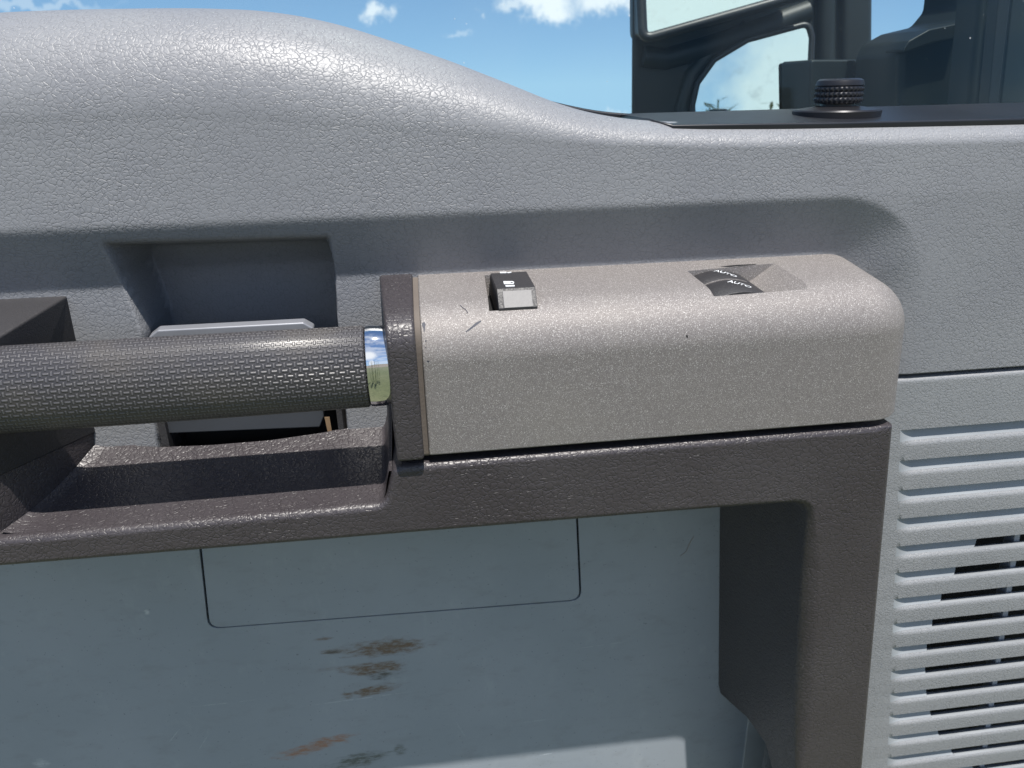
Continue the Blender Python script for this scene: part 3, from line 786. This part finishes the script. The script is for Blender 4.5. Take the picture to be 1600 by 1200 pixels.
hh = tube('hair', hp, .00028, SCUFF, None, seg=5); tag(hh, 'short curved dark hair lying on the silver armrest cover', 'hair')

# ------------------------------------------------------------------ grab handle
HY = .452; cen = P(575, 573, HY); HZ_ = cen.z; RH = .0275
xr = P(569, 573, HY-.02)[0]; xc1 = P(607, 573, HY-.02)[0]
gh = lathe_x('grab_handle', [(-.272, RH*.96), (-.270, RH), (-.20, RH*1.005), (-.12, RH), (xr-.0012, RH*.985), (xr, RH*.955), (xr+.0002, RH*.8)], HY, HZ_, WEAVE, DOOR, seg=160, sq=.68)
lathe_x('chrome_collar', [(xr, RH*.80), (xr+.0004, RH*.93), (xr+.0012, RH*.975), (xr+.004, RH*.985), (xr+.009, RH*.972), (xr+.0145, RH*.935), (-.0248, RH*.90), (-.0236, RH*.90)], HY, HZ_, CHROME, gh, seg=160, sq=.68)
lathe_x('chrome_collar', [(-.300, RH*.92), (-.290, RH*.96), (-.2735, RH*1.0), (-.2722, RH*.96), (-.272, RH*.8)], HY, HZ_, CHROME, gh, seg=120, sq=.68)

# ------------------------------------------------------------------ pocket back panel with access cover
YP = .58
acc = [XZ(309, 838, YP), XZ(325, 983, YP), XZ(909, 938, YP), XZ(903, 800, YP)]
def rnd(p, r): return [(q[0], q[2]) for q in fillet([(a, 0, b) for a, b in p], r, 6)]
hole = rnd(acc, [0, .011, .011, 0])
def shrink(p, d):
    cx = sum(q[0] for q in p)/len(p); cz = sum(q[1] for q in p)/len(p)
    w = max(q[0] for q in p)-min(q[0] for q in p); h = max(q[1] for q in p)-min(q[1] for q in p)
    return [(cx+(x-cx)*(1-2*d/w), cz+(z-cz)*(1-2*d/h)) for x, z in p]
xe_t, _ = XZ(1166, 1130, YP); 
outer = [(-.50, -1.02), (xe_t+.016, -1.02), (xe_t, -.62), (xe_t, -.22), (-.50, -.22)]
tess = tessellate_polygon([[Vector((x, z, 0)) for x, z in outer], [Vector((x, z, 0)) for x, z in hole]])
allp = outer+hole
bm = bmesh.new(); vs = [bm.verts.new((x, YP, z)) for x, z in allp]
for f in tess:
    try: bm.faces.new([vs[i] for i in f])
    except ValueError: pass
hv = vs[len(outer):]; dv = [bm.verts.new((x, YP+.004, z)) for x, z in hole]
for i in range(len(hv)): j = (i+1) % len(hv); bm.faces.new((hv[i], hv[j], dv[j], dv[i]))
pb = from_bm('pocket_back_panel', bm, POCKET, DOOR, smooth=False)
h2 = shrink(hole, .0016)
from_bm('access_cover', prism([(x, YP+.0001, z) for x, z in h2], [(x, YP+.004, z) for x, z in h2], .0012, 3), POCKET, pb, angle=50, wn=True)
from_bm('groove_backing', boxbm(min(p[0] for p in hole)-.01, max(p[0] for p in hole)+.01, YP+.0042, YP+.0062, min(p[1] for p in hole)-.01, -.23), VOID, pb)
# paler side return of the pocket, right of the back panel
from_bm('pocket_side_panel', boxbm(xe_t+.0012, .45, YP-.002, YP+.01, -1.02, -.25, .001), GREYS, DOOR)
# fibre stuck to the back panel
for pts_, lab in (([(1084, 838), (1077, 850), (1072, 862), (1063, 869)], 'thin pale fibre stuck high on the blue grey pocket wall'),
                  ([(1186, 1098), (1190, 1108), (1188, 1118), (1189, 1124)], 'thin pale fibre on the shaded side of the dark brown post')):
    yy = YP-.0006 if pts_[0][0] < 1125 else .512
    hh = tube('hair', [P(a, b, yy) for a, b in pts_], .00022, HAIR, None, seg=5); tag(hh, lab, 'hair')

# ------------------------------------------------------------------ speaker grille panel (right)
YG = YO
gxL, gxR = .300, .62
z_first = XZ(1412, 672, YG)[1]; z_last = XZ(1392, 1183, YG)[1]
pitch = (z_first-z_last)/13.0
NR = 19
def slot_left(z): return .3785+(-.267-z)*.150
openL = {4: 1541, 5: 1507, 6: 1484, 7: 1469, 8: 1459, 9: 1455, 10: 1455, 11: 1459, 12: 1468, 13: 1484, 14: 1512, 15: 1550}
cols = np.concatenate([np.linspace(0, 1, 15)*.022, .022+np.linspace(.004, .24, 60)])
def lvl(bmf, cols_x, prof, scale):             # loft a (depth, z) profile along x with a ramped depth
    return np.array([np.stack([cols_x, YG+d*scale, np.full_like(cols_x, z)], -1) for d, z in prof])
bm = bmesh.new()
def loft(bm, A, mi, keepc=None):
    vs = [[bm.verts.new(tuple(p)) for p in r] for r in A]
    for i in range(len(vs)-1):
        for k in range(len(vs[0])-1):
            if keepc is not None and not keepc(i, k): continue
            f = bm.faces.new((vs[i][k], vs[i][k+1], vs[i+1][k+1], vs[i+1][k])); f.material_index = mi; f.smooth = True
ztop = XZ(1500, 584, YG)[1]-.0012
CH = .0122                                     # channel height
# top blank band with rounded upper edge
pf = [(.018, ztop-.0001), (.004, ztop), (.0012, ztop-.0006), (.0003, ztop-.0016), (0, ztop-.0032)]
for z in np.linspace(ztop-.005, z_first, 8): pf.append((0, z))
cx_all = np.linspace(gxL, gxR, 60)
loft(bm, np.array([np.stack([cx_all, np.full(60, YG+d), np.full(60, z)], -1) for d, z in pf]), 0)
for r in range(NR):
    zt0 = z_first-pitch*r; zn = zt0-pitch; xl0 = slot_left(zt0); xl1 = slot_left(zt0-CH)
    # flat margin left of the slot
    cm = np.linspace(0, 1, 6)
    ox = None
    if r in openL:
        pyr = 838+(r-4)*((1183-840)/9.0)
        ox = XZ(openL[r], pyr, YG)[0]
        tilt = (XZ(openL[r], 900, YG)[0]-XZ(openL.get(r+1, openL[r]), 900, YG)[0])*CH/pitch
    prof = [(0, 0), (.0006, -.0001), (.0056, .0004), (.0062, -.0006), (.0052, -.004), (.0036, -.0085), (.0024, -CH+.0012), (.0014, -CH+.0002), (.0006, -CH-.0008), (.0001, -CH-.0022), (0, -CH-.0035), (0, -pitch*.8), (0, -pitch)]
    A = []; e1, e2 = .0135, gxR
    for i, (d, dz) in enumerate(prof):
        mono = min(dz, -.0002*i); xl_ = slot_left(zt0+mono)
        left = np.stack([gxL+(xl_-gxL)*cm, np.full(6, YG), np.full(6, zt0+mono)], -1)
        c1_ = np.linspace(0, e1, 12)[1:]
        mid = (ox-tilt*np.clip((i-2)/5.0, 0, 1)) if ox is not None else xl_+.08
        cxx = np.concatenate([xl_+c1_, np.linspace(xl_+e1, mid, 12)[1:], np.linspace(mid, e2, 24)[1:]])
        ramp = np.concatenate([c1_/e1, np.ones(len(cxx)-len(c1_))])
        A.append(np.concatenate([left, np.stack([cxx, YG+d*ramp, zt0+mono+(dz-mono)*ramp], -1)]))
    A = np.array(A); k0 = 6+11+11-1
    vs = [[bm.verts.new(tuple(p)) for p in rr_] for rr_ in A]
    for i in range(len(vs)-1):
        for k in range(len(vs[0])-1):
            if ox is not None and 2 <= i <= 6 and k >= k0: continue
            f = bm.faces.new((vs[i][k], vs[i][k+1], vs[i+1][k+1], vs[i+1][k])); f.smooth = True
            f.material_index = 1 if (1 <= i <= 5 and k >= 5) else 0
    if ox is not None:                         # thickness of the slats inside the openings
        kk = range(k0, A.shape[1])
        t1 = [A[1][k]+np.array([0, .011, .0018]) for k in kk]; t0 = [A[1][k] for k in kk]
        t2 = [A[7][k] for k in kk]; t3 = [A[7][k]+np.array([0, .0045, .0002]) for k in kk]; t4 = [A[7][k]+np.array([0, .010, -.004]) for k in kk]
        for pa, pb_ in ((t0, t1), (t2, t3), (t3, t4)):
            loft(bm, np.array([pa, pb_]), 1)
        loft(bm, np.array([[A[i][k0] for i in range(2, 8)], [A[i][k0]+np.array([0, .003, 0]) for i in range(2, 8)]]), 1)
bmesh.ops.remove_doubles(bm, verts=bm.verts, dist=1e-5)
bmesh.ops.recalc_face_normals(bm, faces=bm.faces)
me = bpy.data.meshes.new('speaker_grille'); bm.to_mesh(me); bm.free()
grille = bpy.data.objects.new('speaker_grille', me); COL.objects.link(grille); me.materials.append(GREYL); me.materials.append(GREYS)
me.set_sharp_from_angle(angle=rad(42)); grille.parent = DOOR; grille.matrix_parent_inverse = Matrix.Translation(-DOOR_LOC)
from_bm('speaker_cavity', boxbm(.33, .63, YG+.045, YG+.05, -.85, -.24), VOID, DOOR)
for dx in (0, .052, .104):                     # upright ribs behind the slats
    a = P(1588, 850, YG+.007)+Vector((dx, 0, 0)); b = P(1542, 1150, YG+.007)+Vector((dx, 0, 0)); d = (b-a); a2 = a-d*.12; b2 = b+d*.25
    w = Vector((.0028, 0, 0))
    bmr = prism([a2-w, a2+w, b2+w, b2-w], [q+Vector((0, .012, 0)) for q in (a2-w, a2+w, b2+w, b2-w)], .0005, 2)
    from_bm('grille_rib', bmr, GREYS, grille, wn=True)

# ------------------------------------------------------------------ sill trim and lock knob
zs = -.0262
st = [P(1018, 186, .5285), P(1052, 195, .5150), P(1300, 191.5, .5150), P(1600, 185, .5150), P(1900, 178, .5150)]
stb = [Vector((st[0].x-.004, .607, zs+.0035)), Vector((st[1].x, .607, zs+.0035)), Vector((st[2].x, .607, zs+.0035)), Vector((st[3].x, .607, zs+.0035)), Vector((st[4].x, .607, zs+.0035))]
topf = [Vector(p) for p in st]; 
bm = bmesh.new()
tv = [bm.verts.new(p) for p in st]; tb = [bm.verts.new(p) for p in stb]
lv = [bm.verts.new(p+Vector((0, .0005, -.0042))) for p in st]; lb = [bm.verts.new(p+Vector((0, 0, -.012))) for p in stb]
for i in range(4):
    bm.faces.new((tv[i], tv[i+1], tb[i+1], tb[i])); bm.faces.new((lv[i], lv[i+1], tv[i+1], tv[i])); bm.faces.new((lb[i], lb[i+1], lv[i+1], lv[i])); bm.faces.new((tb[i], tb[i+1], lb[i+1], lb[i]))
bm.faces.new((tv[0], tb[0], lb[0], lv[0])); bm.faces.new((tv[4], lv[4], lb[4], tb[4]))
bmesh.ops.recalc_face_normals(bm, faces=bm.faces)
fe = [e for e in bm.edges if all(v in tv for v in e.verts)]
bmesh.ops.bevel(bm, geom=fe, offset=.0012, segments=3, profile=.5, affect='EDGES')
from_bm('sill_trim', bm, BLACKM, DOOR, wn=True)

KY = .562
kb = P(1307, 172, KY); 
def lathe_z(name, prof, c, material, parent, seg=96, knurl=None):
    bm = bmesh.new(); rings = []
    for h, r in prof:
        rg = []
        for k in range(seg):
            a = 2*math.pi*k/seg; r2 = r
            if knurl and knurl[0] < h < knurl[1]:
                u = (k % 8)/8.0; v = ((h-knurl[0])/((knurl[1]-knurl[0])/3)) % 1.0
                r2 = r+.0011*(1-max(abs(2*u-1), abs(2*v-1)))
            rg.append(bm.verts.new((c.x+r2*math.cos(a), c.y+r2*math.sin(a), c.z+h)))
        rings.append(rg)
    for i in range(len(rings)-1):
        for k in range(seg): bm.faces.new((rings[i][k], rings[i][(k+1) % seg], rings[i+1][(k+1) % seg], rings[i+1][k]))
    bm.faces.new(rings[-1]); bm.faces.new(rings[0][::-1])
    return from_bm(name, bm, material, parent, angle=30)
s = KY/1155*1.0
lk = lathe_z('lock_knob_base', [(-.006, 64*s), (-.0005, 65*s), (.0006, 63*s), (.0014, 52*s), (.0026, 36*s), (.0028, 33*s), (.0030, 20*s)], kb, KNOBM, DOOR)
kh = 9.5*s; K0, K1 = kh+2*s, kh+25*s
pk = [(.002, 25*s), (kh, 25*s), (kh+.0003, 33*s), (kh+1.5*s, 34.5*s)]+[(K0+(K1-K0)*i/24, 33.8*s) for i in range(25)]+[(K1+1.5*s, 35*s), (K1+5*s, 34.6*s), (K1+8.5*s, 33*s), (K1+10.5*s, 29.5*s), (K1+11.2*s, 24*s), (K1+10.6*s, 15*s), (K1+10.4*s, 1*s)]
lathe_z('lock_knob', pk, kb, KNOBM, DOOR, seg=30*8, knurl=(K0, K1))

# ------------------------------------------------------------------ window glass and frame
gl = [(-.6, .612, -.05), (.95, .612, -.05), (.95, .66, .62), (-.6, .66, .62)]
bm = prism([Vector(p) for p in gl], [Vector(p)+Vector((0, .0035, 0)) for p in gl])
from_bm('window_glass', bm, GLASS, DOOR, smooth=False)
def slab(name, poly, Y, th, material, parent, bev=.003, r=0, dz=0):
    p = [Vector((*XZ(a, b, Y)[:1], Y, XZ(a, b, Y)[1])) for a, b in poly]
    if r: p = [Vector(q) for q in fillet([tuple(q) for q in p], r, 6)]
    return from_bm(name, prism(p, [q+Vector((0, th, dz)) for q in p], bev, 4), material, parent, angle=45, wn=True)
slab('window_seal', [(1586, -60), (1566, -60), (1543, 175), (1558, 175)], .630, .012, BLACK, DOOR, .001)
slab('window_frame', [(1589, -60), (1561, 180), (1900, 180), (1900, -60)], .650, .05, MIRB, DOOR, .002)
slab('window_run', [(1538, -60), (1512, 180), (1560, 180), (1585, -60)], .670, .03, MIRB, DOOR, .006)

# ------------------------------------------------------------------ tow mirror outside the glass
YM = .98
mp = [P(a, b, YM) for a, b in [(986, -420), (983, 300), (1376, 300), (1368, 60), (1372, -420)]]; mp = [Vector(q) for q in fillet([tuple(q) for q in mp], .03, 6)]
mc = sum(mp, Vector())/len(mp)
mir = from_bm('side_mirror', prism(mp, [mc+(q-mc)*.62+Vector((0, .11, 0)) for q in mp], .010, 4), MIRB, DOOR, angle=45, wn=True)
def pane(poly, Y, rim, tilt=(0, 0), rr_=.010):
    p = [P(a, b, Y) for a, b in poly]; p = [Vector(q) for q in fillet([tuple(q) for q in p], rr_, 5)]
    c0 = sum(p, Vector())/len(p)
    q = [Vector((v.x, v.y+(v.x-c0.x)*tilt[0]+(v.z-c0.z)*tilt[1], v.z)) for v in p]
    from_bm('mirror_glass', prism(q, [v+Vector((0, .002, 0)) for v in q]), MIRROR, mir, smooth=False)
    from_bm('mirror_mount', prism([v+Vector((0, .0022, 0)) for v in q], [Vector((v.x, YM+.02, v.z)) for v in q]), BLACK, mir, smooth=False)
    tube('mirror_rim', [v+Vector((0, -.001, 0)) for v in q], rim, BLACK, mir, seg=10, closed=True)
pane([(1004, -380), (1004, 62), (1242, -6), (1262, -380)], YM-.035, .006, (-.27, .16))
pane([(1091, 290), (1089, 165), (1097, 130), (1122, 93), (1170, 62), (1254, 38), (1258, 60), (1240, 290)], YM-.030, .0035, (-.28, .060))
# cast arch over the lower pane and the upright bars
def bar(name, pts_, Y, r, m=MIRB):
    tube(name, [P(a, b, Y) for a, b in pts_], r, m, mir, seg=12)
bar('mirror_brow', [(1004, 88), (1040, 92), (1110, 72), (1180, 48), (1262, 18)], YM-.002, .013)
bar('mirror_brow', [(1066, 300), (1066, 165), (1080, 118), (1112, 78), (1165, 44)], YM-.001, .010)
bar('mirror_upright', [(1290, -300), (1288, 300)], YM-.003, .012)
slab('mirror_upright', [(1318, -300), (1318, 300), (1364, 300), (1366, -300)], YM-.012, .03, MIRB, mir, .008)
slab('mirror_joint', [(1267, 93), (1335, 93), (1402, 100), (1430, 106), (1430, 260), (1262, 260)], .86, .07, MIRB, mir, .006, r=.004)
slab('mirror_joint', [(1335, 100), (1336, 94), (1404, 95), (1430, 103), (1430, 112), (1345, 118)], .845, .02, BLACK, mir, .003)
slab('mirror_base', [(1406, 86), (1418, 64), (1450, 46), (1500, 34), (1522, 8), (1532, -60), (1640, -60), (1640, 260), (1402, 260)], .76, .08, MIRB, mir, .008, r=.012)
slab('mirror_base_cap', [(1408, 83), (1420, 64), (1452, 46), (1500, 36), (1508, 44), (1508, 56), (1460, 66)], .745, .03, MIRB, mir, .004, r=.006)

# weeds standing behind the photographer, seen in the lower mirror
random.seed(9)
def weed(x, y, h, label):
    base = Vector((x, y, -1.7)); t = empty('tall_weed', base, label, 'weed', 'weeds standing behind the photographer')
    top = base+Vector((random.uniform(-.1, .1), 0, h))
    tube('stem', [base, base.lerp(top, .5)+Vector((.03, 0, 0)), top], .012, STALK, t, seg=6, taper=lambda s: 1-.7*s)
    v = []; f = []
    for i in range(60):
        s = random.uniform(.3, 1); c = base.lerp(top, s); a = random.random()*6.28; l = random.uniform(.04, .10); k = len(v)
        d = Vector((math.cos(a), math.sin(a), random.uniform(-.2, .7)))*l; w = Vector((-math.sin(a), math.cos(a), 0))*.018
        v += [c-w*.3, c+d*.5+w*.6, c+d, c+d*.5-w*.6]; f.append((k, k+1, k+2, k+3))
    from_py('leaves', v, f, STALK, t, smooth=False)
for i, (x, y, h) in enumerate(((-.05, -1.7, 1.93), (-.18, -2.0, 1.91), (-.30, -1.8, 1.90), (.06, -2.4, 1.97), (-.40, -2.2, 1.94), (.15, -2.2, 1.93), (-.12, -1.9, 1.90), (-.24, -2.3, 1.95))):
    weed(x, y, h, ['tallest weed behind the photographer, caught in the lower mirror', 'leafy weed reflected near the middle of the lower mirror', 'upright weed reflected at the right of the lower mirror',
                   'low weed reflected at the foot of the lower mirror', 'weed reflected at the far right edge of the lower mirror', 'weed reflected at the left of the lower mirror', 'small weed between the taller ones behind the photographer', 'slim weed at the back of the clump behind the photographer'][i])

S.render.engine = 'CYCLES'
S.cycles.max_bounces = 8; S.cycles.transparent_max_bounces = 12
